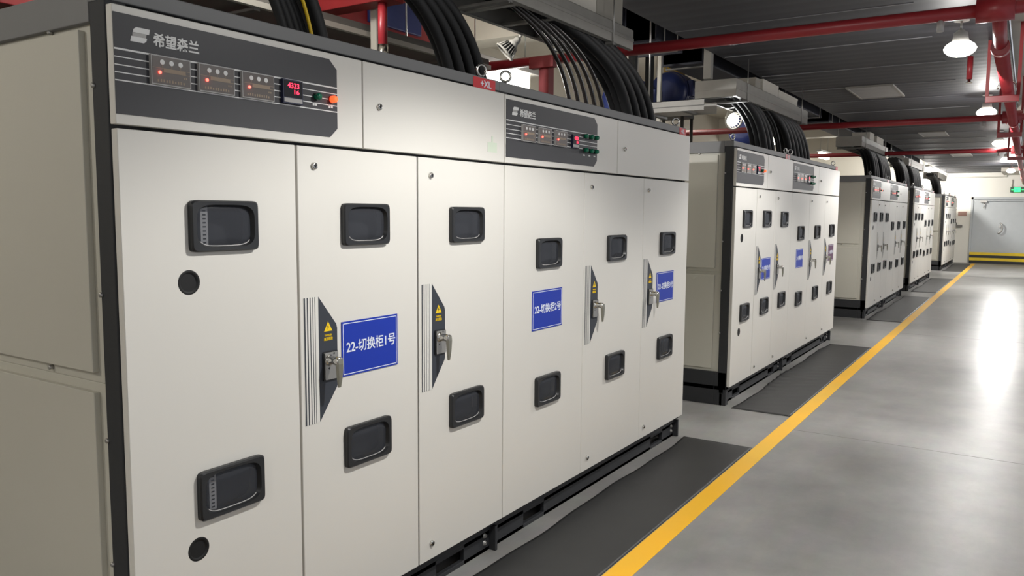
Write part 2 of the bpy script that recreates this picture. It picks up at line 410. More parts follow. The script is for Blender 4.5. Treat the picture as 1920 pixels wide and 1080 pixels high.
def lock(parent, cy, cz, x=0.0):
    m = MB().lathe((x-0.002, cy, cz), (1, 0, 0), [(0, 0.012), (0.008, 0.012), (0.011, 0.010), (0.011, 0.006)], chrome, 18)
    m.box(x+0.0085, x+0.0115, cy-0.0016, cy+0.0016, cz-0.006, cz+0.006, blackp)
    m.cyl((x+0.009, cy, cz+0.002), (x+0.0118, cy, cz+0.002), 0.0035, blackp, seg=10)
    m.build('lock', parent)
def handle(parent, d0):
    m = MB(); m.box(0.0, 0.0012, d0+0.018, d0+0.083, 0.864, 1.292, stripg)
    for k, (o_, wd) in enumerate(((0.0195, 0.0055), (0.0325, 0.0045), (0.0455, 0.0032), (0.057, 0.0024), (0.0665, 0.0018))):
        m.box(0.001, 0.0018, d0+o_, d0+o_+wd, 0.864, 1.292, decald)
    m.prism([(d0+0.083, 1.292), (d0+0.163, 1.192), (d0+0.167, 1.178), (d0+0.167, 0.985), (d0+0.163, 0.973), (d0+0.083, 0.866)][::-1], 0.0, 0.002, decald)
    t = d0+0.125
    m.prism([(t-0.019, 1.171), (t+0.019, 1.171), (t, 1.204)], 0.002, 0.0026, yellow)
    m.prism([(t+0.002, 1.195), (t-0.005, 1.185), (t-0.001, 1.185), (t-0.003, 1.176), (t+0.004, 1.187), (t, 1.187)], 0.0026, 0.003, blackp)
    m.text('DANGER', t-0.016, t+0.016, 1.1545, 1.161, 0.002, yellow, 0.01)
    m.text('高压危险', t-0.02, t+0.02, 1.139, 1.151, 0.002, yellow, 0.01)
    m.build('warning_strip', parent)
    MB().prism(rrect(d0+0.097, d0+0.163, 1.002, 1.102, 0.004, 2)[::-1], 0.002, 0.008, blackp).prism(rrect(d0+0.101, d0+0.161, 1.006, 1.099, 0.003, 2)[::-1], 0.008, 0.012, steel).prism([(t-0.012, 1.045), (t-0.004, 1.05), (t-0.004, 1.04)], 0.012, 0.0125, blackp).box(0.0118, 0.0124, t+0.012, t+0.014, 1.09, 1.097, blackp).box(0.0118, 0.0124, t+0.018, t+0.02, 1.09, 1.097, blackp).build('handle_plate', parent, 0.001)
    h = MB(); h.lathe((0.012, t-0.006, 1.074), (1, 0, 0), [(0, 0.02), (0.004, 0.02), (0.008, 0.0145), (0.03, 0.0135), (0.034, 0.0155), (0.05, 0.0145), (0.052, 0.011)], chrome, 24)
    h.loft([[(x, y, z) for x, y, z in lp] for lp in (
        [(0.052, t-0.015, 1.085), (0.052, t+0.006, 1.085), (0.064, t+0.006, 1.085), (0.064, t-0.015, 1.085)],
        [(0.051, t-0.017, 1.065), (0.051, t+0.006, 1.065), (0.067, t+0.006, 1.065), (0.067, t-0.017, 1.065)],
        [(0.053, t-0.015, 1.02), (0.053, t+0.003, 1.02), (0.066, t+0.003, 1.02), (0.066, t-0.015, 1.02)],
        [(0.056, t-0.013, 0.985), (0.056, t-0.001, 0.985), (0.062, t-0.001, 0.985), (0.062, t-0.013, 0.985)])], leverm, True, True)
    h.build('handle_lever', parent, 0.002)
def sign(parent, y0, z0, text, base=blue, w_=0.29, h_=0.193):
    y1, z1 = y0+w_, z0+h_
    m = MB().box(0, 0.003, y0, y1, z0, z1, base)
    for a in ((y0+0.006, y1-0.006, z0+0.006, z0+0.0085), (y0+0.006, y1-0.006, z1-0.0085, z1-0.006), (y0+0.006, y0+0.0085, z0+0.006, z1-0.006), (y1-0.0085, y1-0.006, z0+0.006, z1-0.006)):
        m.box(0.003, 0.0035, *a, signw)
    m.text(text, y0+0.022, y1-0.014, z0+0.080, z0+0.125, 0.003, signw, 0.012)
    o = m.build('sign', parent); o['label'] = ('blue' if base is blue else 'plum')+' sign with white characters'
    return o
def terminal_strip(parent, cy, cz):
    m = MB().box(-0.016, -0.010, cy-0.068, cy-0.044, cz-0.06, cz+0.06, stripg)
    for k in range(9): m.box(-0.010, -0.0092, cy-0.061, cy-0.051, cz-0.05+0.0115*k, cz-0.046+0.0115*k, blackp)
    m.build('terminal_strip', parent)
def door(root, y0, y1, wins, holes=(), strip=False, g=0.002):
    outer = [(y0+g, Z_D0), (y1-g, Z_D0), (y1-g, Z_D1), (y0+g, Z_D1)]
    H = [sup(cy, cz, WIN[0]/2*0.9, WIN[1]/2*0.9, 10, 32)[::-1] for cy, cz in wins]+[circ(cy, cz, 0.033)[::-1] for cy, cz in holes]
    o = MB().plate(outer, H, -0.026, 0.0, cream).build('door', root, 0.0016, 1)
    for cy, cz in wins:
        window(o, cy, cz)
        MB().box(-0.062, -0.058, cy-0.13, cy+0.13, cz-0.09, cz+0.09, darkin).build('window_back', o)
        if strip: terminal_strip(o, cy, cz)
    for cy, cz in holes:
        MB().lathe((-0.02, cy, cz), (1, 0, 0), [(0, 0.036), (0.0195, 0.036), (0.021, 0.034), (0.021, 0.028), (0.017, 0.026)], blackm, 28).build('port_cover', o)['label'] = 'black round port cover'
    return o
def seven(root): pass
def controller(parent, y0, y1, z0, z1):
    m = MB().box(-0.004, 0.012, y0, y1, z0, z1, lightg)
    e = 0.0028
    m.box(0.0118, 0.0128, y0+e, y1-e, z0+e, z1-e, modf)
    wd, h = y1-y0, z1-z0
    for k in (0.27, 0.5, 0.73):
        m.cyl((0.0125, y0+wd*k, z0+h*0.78), (0.0138, y0+wd*k, z0+h*0.78), 0.0068, white, seg=18)
        m.box(0.0125, 0.0132, y0+wd*k-0.0006, y0+wd*k+0.0006, z0+h*0.6, z0+h*0.69, band)
    m.box(0.0125, 0.0133, y0+wd*0.3, y0+wd*0.86, z0+h*0.44, z0+h*0.58, band)
    m.box(0.0125, 0.0131, y0+wd*0.03, y0+wd*0.97, z0+h*0.565, z0+h*0.58, band)
    m.box(0.0125, 0.0131, y0+wd*0.86, y0+wd*0.97, z0+h*0.44, z0+h*0.455, band)
    for k in range(10):
        m.box(0.0125, 0.0131, y0+wd*(0.14+0.072*k), y0+wd*(0.14+0.072*k)+0.0045, z0+h*0.10, z0+h*(0.2 if k % 3 else 0.18), band)
    for k in range(2): m.box(0.0125, 0.0131, y0+wd*(0.8+0.06*k), y0+wd*(0.8+0.06*k)+0.004, z0+h*0.30, z0+h*0.36, band)
    m.lathe((0.0125, y0+wd*0.2, z0+h*0.42), (1, 0, 0), [(0, 0.0042), (0.003, 0.0042), (0.0055, 0.0025)], ledm, 12)
    return m.build('controller', parent)
def meter(parent, y0, y1, z0, z1):
    m = MB().box(-0.004, 0.014, y0, y1, z0, z1, navy).box(0.0138, 0.0148, y0+0.004, y1-0.003, z0+0.02, z1-0.004, blackd)
    m.box(0.0138, 0.0146, y0+0.004, y1-0.003, z0+0.004, z0+0.017, lightg)
    wd = y1-y0
    m.text('4333', y0+wd*0.22, y0+wd*0.8, z1-0.026, z1-0.010, 0.0148, reded, 0.012, 0.0006)
    m.text('16', y0+wd*0.55, y0+wd*0.8, z1-0.044, z1-0.030, 0.0148, reded, 0.012, 0.0006)
    return m.build('digital_meter', parent)
def pilot(parent, cy, cz, lens, r=0.0115):
    m = MB().lathe((-0.003, cy, cz), (1, 0, 0), [(0, r*1.15), (0.006, r*1.15), (0.008, r)], blackp if lens is greenl else redd, 20)
    m.lathe((0.007, cy, cz), (1, 0, 0), [(0, r), (0.014, r*0.98), (0.019, r*0.8), (0.021, r*0.45)], lens, 22)
    o = m.build('pilot_lamp', parent)
    o['label'] = 'green pilot lamp' if lens is greenl else 'lit red pilot lamp'
def face_panel(parent, y0, y1, unit):
    z0, z1, c = 1.823, 2.078, 0.034
    m = MB().prism([(y0, z0), (y1-c, z0), (y1, z0+c*0.9), (y1, z1-c*0.9), (y1-c, z1), (y0, z1)], -0.001, 0.002, panelg)
    for zz, th in ((1.987, 0.0046), (1.967, 0.0028), (1.947, 0.0028), (1.928, 0.0028), (1.908, 0.0032)):
        m.box(0.002, 0.0025, y0, y1, zz-th/2, zz+th/2, white)
    # emblem: two slanted leaves forming an S, then the four-character name
    ey = y0+0.045
    m.prism([(ey+0.008, 2.036), (ey+0.010, 2.044), (ey+0.018, 2.050), (ey+0.056, 2.050), (ey+0.053, 2.036)][::-1], 0.002, 0.0026, white)
    m.prism([(ey+0.007, 2.0355), (ey+0.046, 2.0355), (ey+0.044, 2.0255), (ey+0.006, 2.0255)], 0.002, 0.0024, lightg)
    m.prism([(ey, 2.012), (ey+0.038, 2.012), (ey+0.045, 2.018), (ey+0.047, 2.0255), (ey+0.003, 2.0255)], 0.002, 0.0026, white)
    m.text('希望森兰', ey+0.064, ey+0.203, 2.010, 2.046, 0.002, white, 0.022)
    return m.build('control_panel', parent)
def upper(root, y0, y1):
    g = 0.0028
    return MB().box(-0.026, 0.0, y0+g, y1-g, Z_U0, Z_U1, cream).build('upper_panel', root, 0.0016, 1)
def eyebolt(root, y, x=-0.06, ang=0.0, tilt=0.0):
    n = Vector((math.cos(ang), math.sin(ang), 0.0))
    m = MB().torus((x, y, Z_T+0.036), n, 0.0235, 0.006, chrome).lathe((x, y, Z_T-0.004), (0, 0, 1), [(0, 0.014), (0.008, 0.014), (0.010, 0.008), (0.016, 0.007)], chrome, 16)
    m.build('eye_bolt', root)
def carcass(root, W, left_side):
    f = MB()
    # roof, posts and top rails
    f.box(-DEP, XF-0.004, 0.004, W-0.004, Z_T-0.045, Z_T-0.012, frameg)
    f.box(XF-0.075, XF, 0.0, W, Z_U1+0.014, Z_T, frontg).box(XF-0.065, XF-0.010, 0.065, W-0.065, Z_U1-0.012, Z_U1+0.014, blackm)  # matt black strip stands in for the shadow gap under the top rail
    f.box(-DEP, XF-0.075, 0.0, 0.045, Z_U1-0.035 if left_side else Z_U1, Z_T, frontg)
    f.box(-DEP, XF-0.075, W-0.045, W, Z_U1, Z_T, frontg)
    f.box(-DEP, -DEP+0.07, 0.045, W-0.045, Z_U1, Z_T, frontg)
    for yy in (0.0, W-0.06):
        f.box(XF-0.07, XF, yy, yy+0.06, 0.13, Z_U1+0.014, frameg)
        f.box(-DEP, -DEP+0.07, yy, yy+0.06, 0.13, Z_U1, frameg)
    f.box(XF-0.03, XF-0.004, 0.06, W-0.06, Z_D1-0.02, Z_U0+0.03, darkin)
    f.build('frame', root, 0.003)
    b = MB()
    # plinth with fork pockets
    b.box(-DEP, XF-0.03, 0.0, W, 0.125, 0.16, basek)
    b.box(XF-0.06, XF-0.022, 0.0, W, 0.10, 0.16, basek)
    slots = [0.28, W-0.42]
    ed = [0.0]
    for s in slots: ed += [s, s+0.2]
    ed.append(W)
    b.box(XF-0.055, XF-0.032, 0.0, W, 0.075, 0.10, basek).box(XF-0.055, XF-0.032, 0.0, W, 0.0, 0.02, basek)
    for k in range(0, len(ed), 2): b.box(XF-0.055, XF-0.032, ed[k], ed[k+1], 0.0, 0.10, basek)
    b.box(-DEP, XF-0.1, 0.0, 0.03, 0.0, 0.275 if left_side else 0.13, basek).box(-DEP, XF-0.1, W-0.03, W, 0.0, 0.13, basek)
    b.box(-DEP, -DEP+0.03, 0.0, W, 0.0, 0.13, basek).box(XF-0.35, XF-0.33, 0.03, W-0.03, 0.0, 0.13, darkin)
    if left_side: b.box(XF-0.1, XF-0.0, 0.0, 0.06, 0.0, 0.275, basek)
    for yy in (W-0.022,): b.box(XF-0.055, XF+0.004, yy, yy+0.018, 0.0, 0.12, basek)
    p = b.build('base_frame', root, 0.002)
    for yy, zz in ((W-0.06, 0.045), (W-0.06, 0.08)):
        MB().lathe((XF-0.034, yy, zz), (1, 0, 0), [(0, 0.013), (0.004, 0.013), (0.0045, 0.009), (0.012, 0.009)], steel, 6).build('bolt', p)
    MB().box(-DEP, -DEP+0.02, 0.05, W-0.05, 0.16, Z_U1, sidec).build('back_panel', root)
    MB().box(-0.34, -0.33, 0.06, W-0.06, 0.16, Z_U1, darkin).build('inner_plate', root)
    # far side skin
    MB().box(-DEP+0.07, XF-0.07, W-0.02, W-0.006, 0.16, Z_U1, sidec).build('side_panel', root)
    if left_side:
        def sp(z0, z1):
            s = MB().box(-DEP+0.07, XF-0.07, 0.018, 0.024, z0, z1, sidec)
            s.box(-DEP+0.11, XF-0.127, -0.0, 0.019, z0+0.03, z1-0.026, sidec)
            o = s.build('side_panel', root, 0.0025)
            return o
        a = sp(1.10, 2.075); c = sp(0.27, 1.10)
        for (xx, zz, par) in ((-0.315, 2.062, a), (-0.40, 1.117, a), (-0.90, 1.117, a), (-0.09, 1.90, a), (-0.095, 1.35, a), (-0.095, 0.95, c), (-0.095, 0.6, c), (-0.40, 0.286, c)):
            yb = 0.018 if xx < XF-0.07 else 0.007
            MB().lathe((xx, yb, zz), (0, -1, 0), [(0, 0.007), (0.012, 0.007), (0.014, 0.004)], steel, 12).build('screw', par)
    else:
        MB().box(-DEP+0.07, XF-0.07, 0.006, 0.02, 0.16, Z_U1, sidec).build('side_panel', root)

WA, WB = 1.804, 2.294
def make_A():
    r = thing('power_cabinet', 'x', 'cabinet')
    carcass(r, WA, True)
    d1 = door(r, 0.0, 0.599, [(0.317, 1.532), (0.319, 0.747)], [(0.199, 1.374), (0.203, 0.592)], True, g=0.0045)
    d2 = door(r, 0.599, 1.202, [(0.909, 1.531), (0.910, 0.745)], g=0.0045)
    d3 = door(r, 1.202, 1.804, [(1.514, 1.524), (1.513, 0.750)], g=0.0035)
    lock(d2, 0.673, 1.724); lock(d3, 1.280, 1.718); lock(d3, 1.280, 0.225); lock(d2, 0.673, 0.225)
    handle(d2, 0.599); handle(d3, 1.202)
    u1 = upper(r, 0.0, 0.906); u2 = upper(r, 0.906, 1.804)
    face_panel(u1, 0.004, 0.781, 'A')
    for a in (0.099, 0.244, 0.389): controller(u1, a, a+0.118, 1.910, 1.987)
    meter(u1, 0.540, 0.620, 1.912, 1.986)
    pilot(u1, 0.683, 1.947, greenl); pilot(u1, 0.753, 1.947, redl)
    for cy in (0.681, 0.751):
        MB().box(0.0, 0.003, cy-0.010, cy-0.002, 1.919, 1.926, white).box(0.0, 0.003, cy+0.001, cy+0.009, 1.919, 1.926, white).build('caption', u1)
    lock(u2, 0.988, 1.949)
    eyebolt(r, WA-0.095, ang=-0.35); eyebolt(r, 0.06, ang=-0.4)
    m = MB().box(XF, XF+0.0015, 1.602, 1.767, Z_U1+0.004, Z_T-0.006, labelr).text('+XL', 1.655, 1.735, Z_U1+0.014, Z_T-0.014, XF+0.0015, signw, 0.02)
    m.build('position_label', r)['label'] = 'red label reading +XL'
    return r
def make_B():
    r = thing('power_cabinet', 'x', 'cabinet')
    carcass(r, WB, False)
    d1 = door(r, 0.0, 0.768, [(0.391, 1.378), (0.392, 0.699)])
    d2 = door(r, 0.768, 1.538, [(1.157, 1.377), (1.160, 0.697)])
    d3 = door(r, 1.538, 2.294, [(1.920, 1.381), (1.913, 0.699)])
    lock(d2, 0.846, 1.713); lock(d2, 0.840, 0.226); lock(d3, 1.607, 1.715); lock(d3, 1.610, 0.226)
    handle(d2, 0.768); handle(d3, 1.533)
    u1 = upper(r, 0.0, 1.157); u2 = upper(r, 1.157, 2.294)
    face_panel(u1, 0.010, 0.898, 'B')
    for a in (0.133, 0.281, 0.433): controller(u1, a, a+0.116, 1.902, 1.978)
    meter(u1, 0.606, 0.675, 1.905, 1.972)
    for cy in (0.748, 0.810, 0.868):
        for cz in (1.974, 1.901): pilot(u1, cy, cz, greenl)
        MB().box(0.0, 0.003, cy-0.010, cy-0.002, 1.873, 1.879, white).box(0.0, 0.003, cy+0.001, cy+0.009, 1.873, 1.879, white).build('caption', u1)
    lock(u2, 1.249, 1.941)
    eyebolt(r, 0.095, ang=-1.0); eyebolt(r, WB-0.12, ang=-0.8)
    m = MB().box(XF, XF+0.0015, WB-0.13, WB-0.012, Z_U1+0.004, Z_T-0.006, labelr).text('+XL', WB-0.10, WB-0.04, Z_U1+0.014, Z_T-0.014, XF+0.0015, signw, 0.02)
    m.build('position_label', r)['label'] = 'red label reading +XL'
    return r
GRP = 'grey-framed cream cabinets along the aisle'
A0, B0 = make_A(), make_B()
ROWS = [1.172, 6.32, 12.9, 18.1, 25.3]
LA = ['nearest cream power cabinet, blue sign ending in 1 beside its middle door handle',
      'first cream power cabinet of the second row, blue sign on its middle door',
      'first cream power cabinet of the third row, doors without signs',
      'first cream power cabinet of the fourth row, dark post at its front corner',
      'first cream power cabinet of the last row before the far wall']
LB = ['cream power cabinet ending the nearest row, blue signs ending in 2 and 3',
      'cream power cabinet ending the second row, with the dark plum sign',
      'cream power cabinet ending the third row, without signs',
      'cream power cabinet ending the fourth row',
      'farthest cream power cabinet, right-hand end of the last row beside the far wall']
def doors_of(r): return sorted([c for c in r.children if c.name.split('.')[0] == 'door'], key=lambda o: o.name)
def getdoor(r, k):
    ds = [c for c in r.children if c.name.split('.')[0] == 'door']
    ds.sort(key=lambda o: sum(v.co.y for v in o.data.vertices)/len(o.data.vertices)); return ds[k]
for k, ys in enumerate(ROWS):
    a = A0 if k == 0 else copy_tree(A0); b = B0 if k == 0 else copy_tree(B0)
    a.location = (0, ys, 0); b.location = (0, ys+WA, 0)
    tag(a, LA[k], 'cabinet', GRP); tag(b, LB[k], 'cabinet', GRP)
    ROWS[k] = (ys, a, b)
_, a, b = ROWS[0]
sign(getdoor(a, 1), 0.786, 1.001, '22-切换柜1号'); sign(getdoor(b, 0), 0.244, 1.005, '22-切换柜2号'); sign(getdoor(b, 2), 1.766, 1.003, '22-切换柜3号', w_=0.284)
_, a, b = ROWS[1]
sign(getdoor(a, 1), 0.80, 0.985, '21-切换柜1号'); sign(getdoor(b, 0), 0.25, 1.02, '21-切换柜2号'); sign(getdoor(b, 2), 1.80, 1.02, '21-切换柜3号', plum)

# rows three to five carry paler handle decals
pale = {}
for ys, a, b in ROWS[2:]:
    for r in (a, b):
        for dd in r.children:
            for c in dd.children:
                if c.name.startswith('warning_strip'):
                    k = c.data.name
                    if k not in pale:
                        me = c.data.copy()
                        for i, mm in enumerate(me.materials):
                            if mm == decald: me.materials[i] = decalp
                        pale[k] = me
                    c.data = pale[k]
up = [c for c in ROWS[0][1].children if c.name.startswith('upper_panel')][1]
MB().box(0, 0.0008, 1.672, 1.742, 1.835, 1.878, sticker).box(0, 0.0008, 1.70, 1.712, 1.878, 1.905, sticker).build('sticker', up)['label'] = 'pale green sticker'

# ------------------------------------------------------------------ cable trays
def tray(x0, x1, y0, y1, z0, z1, label, capped=False):
    t = thing('cable_tray', label, 'cable tray', (0, 0, 0), 'cable trays above the cabinets')
    for x, s in ((x0, 1), (x1, -1)):
        m = MB().box(min(x, x+s*0.004), max(x, x+s*0.004), y0, y1, z0, z1, galv)
        m.box(min(x, x+s*0.03), max(x, x+s*0.03), y0, y1, z1-0.004, z1, galv).box(min(x, x+s*0.03), max(x, x+s*0.03), y0, y1, z0, z0+0.004, galv)
        m.box(min(x-s*0.004, x), max(x-s*0.004, x), y0, y1, z0+(z1-z0)*0.42, z0+(z1-z0)*0.58, galv)
        m.build('side_rail', t, 0.0015, 1)
    y = y0+0.05
    while y < y1-0.03:
        MB().box(x0+0.004, x1-0.004, y, y+0.04, z0+0.003, z0+0.02, galv).build('rung', t, 0.003); y += 0.36
    MB().box(x0+0.006, x1-0.006, y0+0.01, y1-0.01, z1-0.012, z1-0.007, blackm).build('cover', t)
    for y in (y0+0.3, y1-0.3):
        MB().box(x0-0.04, x1+0.012, y-0.02, y+0.02, z0-0.016, z0-0.001, galvd).cyl((x0-0.025, y, z0-0.02), (x0-0.025, y, ZU), 0.006, steel, seg=8).cyl((x1+0.006, y, z0-0.02), (x1+0.006, y, ZC), 0.004, steel, seg=8).build('hanger', t)
    if capped: MB().box(x0, x1, y0-0.005, y0, z0, z1, galv).box(x0, x1, y0-0.009, y0-0.005, z0+(z1-z0)*0.42, z0+(z1-z0)*0.58, galv).build('end_plate', t)
    return t
TX0, TX1 = -0.57, -0.20
tray(TX0, TX1, 0.3, 2.45, 2.61, 2.73, 'galvanised cable tray above the nearest cabinet, at the upper left corner')
tray(TX0, TX1, 3.0, 4.75, 2.605, 2.73, 'large galvanised cable tray with open rungs above the end of the nearest row')
tray(TX0, TX1, 6.88, 9.5, 2.585, 2.735, 'galvanised cable tray with a closed front end above the second row', True)
tray(TX0, TX1, 13.0, 15.6, 2.60, 2.75, 'galvanised cable tray above the third row', True)
tray(TX0, TX1, 18.6, 21.4, 2.60, 2.75, 'galvanised cable tray above the fourth row', True)
tray(TX0, TX1, 25.0, 27.6, 2.60, 2.75, 'galvanised cable tray above the last row, near the far wall', True)
def trunk(y0, y1, z0, h, label, m=wallm, x0=-0.50, x1=-0.235):
    t = thing('trunking_box', label, 'trunking', (0, 0, 0), 'pale boxes on the cable trays')
    MB().box(x0, x1, y0, y1, z0, z0+h, m).build('box_body', t, 0.004)
    MB().box(x0-0.003, x1+0.003, y0-0.003, y1+0.003, z0+h-0.02, z0+h+0.003, m).build('box_lid', t, 0.002)
trunk(2.9, 4.30, 2.733, 0.195, 'bright cream trunking box on the large tray, cut by the top of the photo')
trunk(4.305, 4.66, 2.733, 0.195, 'duller beige trunking box at the end of the large tray', galv2)
trunk(7.55, 7.72, 2.738, 0.10, 'small pale box, nearest on the second tray', galv2)
trunk(7.80, 8.35, 2.738, 0.12, 'longer cream trunking box on the second tray')
trunk(8.37, 9.15, 2.738, 0.09, 'low cream trunking box at the far end of the second tray')
trunk(13.9, 14.3, 2.753, 0.13, 'pale box on the third tray')
trunk(14.6, 15.3, 2.753, 0.12, 'greenish cream trunking box on the third tray')
# tray running across behind the nearest row
ct = thing('cable_tray', 'pale tray crossing the gap between first and second rows, below the other trays', 'cable tray', (0, 0, 0), 'cable trays above the cabinets')
for yy, s in ((6.0, 1), (6.3, -1)):
    m = MB().box(-0.78, -0.17, min(yy, yy+s*0.004), max(yy, yy+s*0.004), 2.37, 2.455, galv)
    m.box(-0.78, -0.17, min(yy, yy+s*0.03), max(yy, yy+s*0.03), 2.451, 2.455, galv).box(-0.78, -0.17, min(yy-s*0.003, yy), max(yy-s*0.003, yy), 2.403, 2.41, galvd)
    m.build('side_rail', ct)
for x in (-0.62,): MB().cyl((x, 5.99, 2.36), (x, 5.99, ZU), 0.006, steel, seg=8).box(x-0.02, x+0.02, 5.97, 6.33, 2.352, 2.369, galvd).build('hanger', ct)
for k in range(2): MB().box(-0.7+0.33*k, -0.66+0.33*k, 6.004, 6.296, 2.372, 2.388, galvd).build('rung', ct)

# ------------------------------------------------------------------ cables
def cable(x, yb, yt, label, group, r=0.016, m=cablek, xt=None, zt=2.64, zb=2.12, sag=0.0):
    xt = x if xt is None else xt
    dy = yb-yt
    P = bez((x, yb, zb), (x, yb-0.12*dy-sag, zb+0.34), (xt, yt+0.55*dy, zt-0.08), (xt, yt, zt), 22)
    P.append((xt, yt-0.25, zt+0.005))
    return tag(MB().tube(P, r, m, 10).build('power_cable'), label, 'cable', group)
R = random.Random(3)
for k in range(4):
    cable(-0.30-0.02*k, 2.02+0.05*k, 1.45+0.05*k, 'black power cable in the bundle behind the yellow cable at the upper left', 'black cables beside the yellow cable', 0.018, cablek, xt=-0.32-0.02*k)
cable(-0.255, 2.105, 1.62, 'single yellow cable rising among black cables at the upper left', None, 0.0065, cabley).pop('group', None) if False else tag(cable(-0.255, 2.105, 1.62, 'x', 'x', 0.0065, cabley), 'single yellow cable rising among black cables at the upper left', 'cable')
for k in range(3):
    cable(-0.30-0.05*k, 2.20+0.035*k, 1.68+0.02*k, 'thick black power cable just right of the yellow cable', 'thick black cables right of the yellow cable', 0.027)
for k in range(7):
    cable(-0.26-0.05*(k % 2), 2.94+0.043*k, 2.18+0.045*k, 'thick black power cable in the bundle left of the two ring bolts', 'thick cables over the first cabinet joint', 0.025+0.002*(k % 2))
for k in range(5):
    cable(-0.30, 4.14+0.108*k, 3.42+0.09*k, 'thin glossy brown-black cable fanning down from the big tray', 'thin glossy cables under the big tray', 0.0125, cableb)
for k in range(12):
    cable(-0.27-0.06*(k % 3), 4.88+0.042*k, 3.95+0.038*k, 'thick black cable packed in the wide band at the right end of the nearest row', 'wide black band of cables on the nearest row', 0.034)
def row_cables(y0, rel, n, r, label, group, run=0.9, step=0.065):
    for k in range(n): cable(-0.27-0.06*(k % 3), y0+rel+step*k, y0+rel-run+step*0.8*k, label, group, r)
row_cables(6.32, 1.76, 9, 0.035, 'thick black cable in the left band above the second row', 'left cable band above the second row', 0.9, 0.045)
row_cables(6.32, 2.36, 2, 0.014, 'slender black cable between the two bands above the second row', 'slender cables above the second row', 0.85, 0.16)
row_cables(6.32, 2.75, 18, 0.037, 'thick black cable in the right band above the second row', 'right cable band above the second row', 1.0, 0.056)
row_cables(12.9, 1.8, 9, 0.04, 'thick black cable in the left band above the third row', 'left cable band above the third row')
row_cables(12.9, 2.65, 18, 0.042, 'thick black cable in the right band above the third row', 'right cable band above the third row', 1.1, 0.062)
row_cables(18.1, 0.5, 10, 0.042, 'thick black cable at the front of the fourth row', 'front cable band above the fourth row', 1.2)
row_cables(18.1, 2.0, 20, 0.045, 'thick black cable over the right half of the fourth row', 'cable band over the right half of the fourth row', 1.1, 0.075)
row_cables(25.3, 0.8, 10, 0.042, 'thick black cable arching down onto the last row', 'cables arching onto the last row', 1.7)

# ------------------------------------------------------------------ sprinkler pipes
m = MB().cyl((1.775, 5.6, 2.57), (1.775, 29.9, 2.57), 0.042, redp, seg=24)
for yy in (5.63, 10.2, 15.1, 20.0): m.cyl((1.775, yy-0.05, 2.57), (1.775, yy+0.05, 2.57), 0.05, redp, seg=24)
m.cyl((1.775, 5.66, 2.57), (1.775, 5.1, 2.683), 0.036, redp)
tag(m.build('sprinkler_main'), 'thick red sprinkler main pipe running away along the right edge of the ceiling', 'pipe')
BR = [(5.1, 2.683, 'nearest red branch pipe crossing the aisle high over the end of the nearest row'),
      (10.2, 2.63, 'second red branch pipe crossing the aisle under the dark ceiling'),
      (15.3, 2.63, 'third red branch pipe crossing the aisle')]
for yy, zz, lb in BR:
    m = MB().cyl((-2.8, yy, zz), (3.6, yy, zz), 0.036, redp, seg=20)
    m.lathe((1.70, yy, zz), (1, 0, 0), [(-0.03, 0.036), (-0.03, 0.066), (0.15, 0.066), (0.15, 0.036)], redp, 20)
    m.cyl((1.5, yy, zz-0.03), (1.5, yy, zz-0.09), 0.018, lightg, seg=12)
    tag(m.build('branch_pipe'), lb, 'pipe', 'red branch pipes')
for yy, zz, lb in ((7.4, 2.6, 'nearest red trapeze bracket under the sprinkler main'), (10.25, 2.56, 'second red trapeze bracket under the sprinkler main'), (14.9, 2.58, 'third red trapeze bracket under the sprinkler main')):
    t = thing('pipe_bracket', lb, 'bracket', (0, 0, 0), 'red trapeze brackets')
    MB().box(1.63, 1.86, yy-0.025, yy+0.025, zz-0.14, zz-0.09, redp).build('cross_bar', t, 0.003)
    for x in (1.64, 1.85): MB().box(x-0.012, x+0.012, yy-0.012, yy+0.012, zz-0.09, ZC+(0 if x < CE1 else 0.12), redd).build('hanger_rod', t)
    MB().tube([(1.775+0.066*math.cos(s), yy, 2.56+0.066*math.sin(s)) for s in [math.pi*k/12 for k in range(13)]], 0.006, chrome, 8).build('u_bolt', t)

# ------------------------------------------------------------------ aisle lamps
def pendant(y, label, spot_w, omni_w, cone):
    t = thing('pendant_lamp', label, 'lamp', (LAMP_X, y, LAMP_Z), 'round lamps along the aisle')
    MB().lathe((0, 0, 0.13), (0, 0, -1), [(0, 0.02), (0.02, 0.045), (0.06, 0.05), (0.085, 0.06)], shadem, 28).build('lamp_cap', t)
    MB().lathe((0, 0, 0.058), (0, 0, -1), [(0, 0.03), (0.01, 0.062), (0.03, 0.09), (0.055, 0.104), (0.075, 0.098), (0.095, 0.075), (0.108, 0.045), (0.112, 0.015)], bulbm, 28).build('lamp_bulb', t)
    MB().cyl((0, 0, 0.13), (0, 0, ZC-LAMP_Z-0.012), 0.008, steel, seg=10).cyl((0, 0, ZC-LAMP_Z-0.014), (0, 0, ZC-LAMP_Z), 0.05, shadem).build('stem', t)
    l = bpy.data.lights.new('lamp_light', 'SPOT'); l.energy = spot_w; l.spot_size = math.radians(cone); l.spot_blend = 0.3; l.shadow_soft_size = 0.06; l.color = LAMP_C
    o = bpy.data.objects.new('lamp_light', l); COL.objects.link(o); o.parent = t; o.location = (0, 0, -0.06)
    l = bpy.data.lights.new('bulb_light', 'POINT'); l.energy = omni_w; l.shadow_soft_size = 0.05; l.color = LAMP_C
    o = bpy.data.objects.new('bulb_light', l); COL.objects.link(o); o.parent = t; o.location = (0, 0, -0.11)
    return t
names = ['round aisle lamp behind the viewpoint', 'round aisle lamp above the nearest cabinet row', 'nearest round lamp glowing beside the red main pipe', 'second glowing aisle lamp, just above the second red branch pipe',
         'third glowing aisle lamp, before the third branch pipe', 'fourth glowing aisle lamp, high at the right', 'farthest glowing aisle lamp, near the far wall']
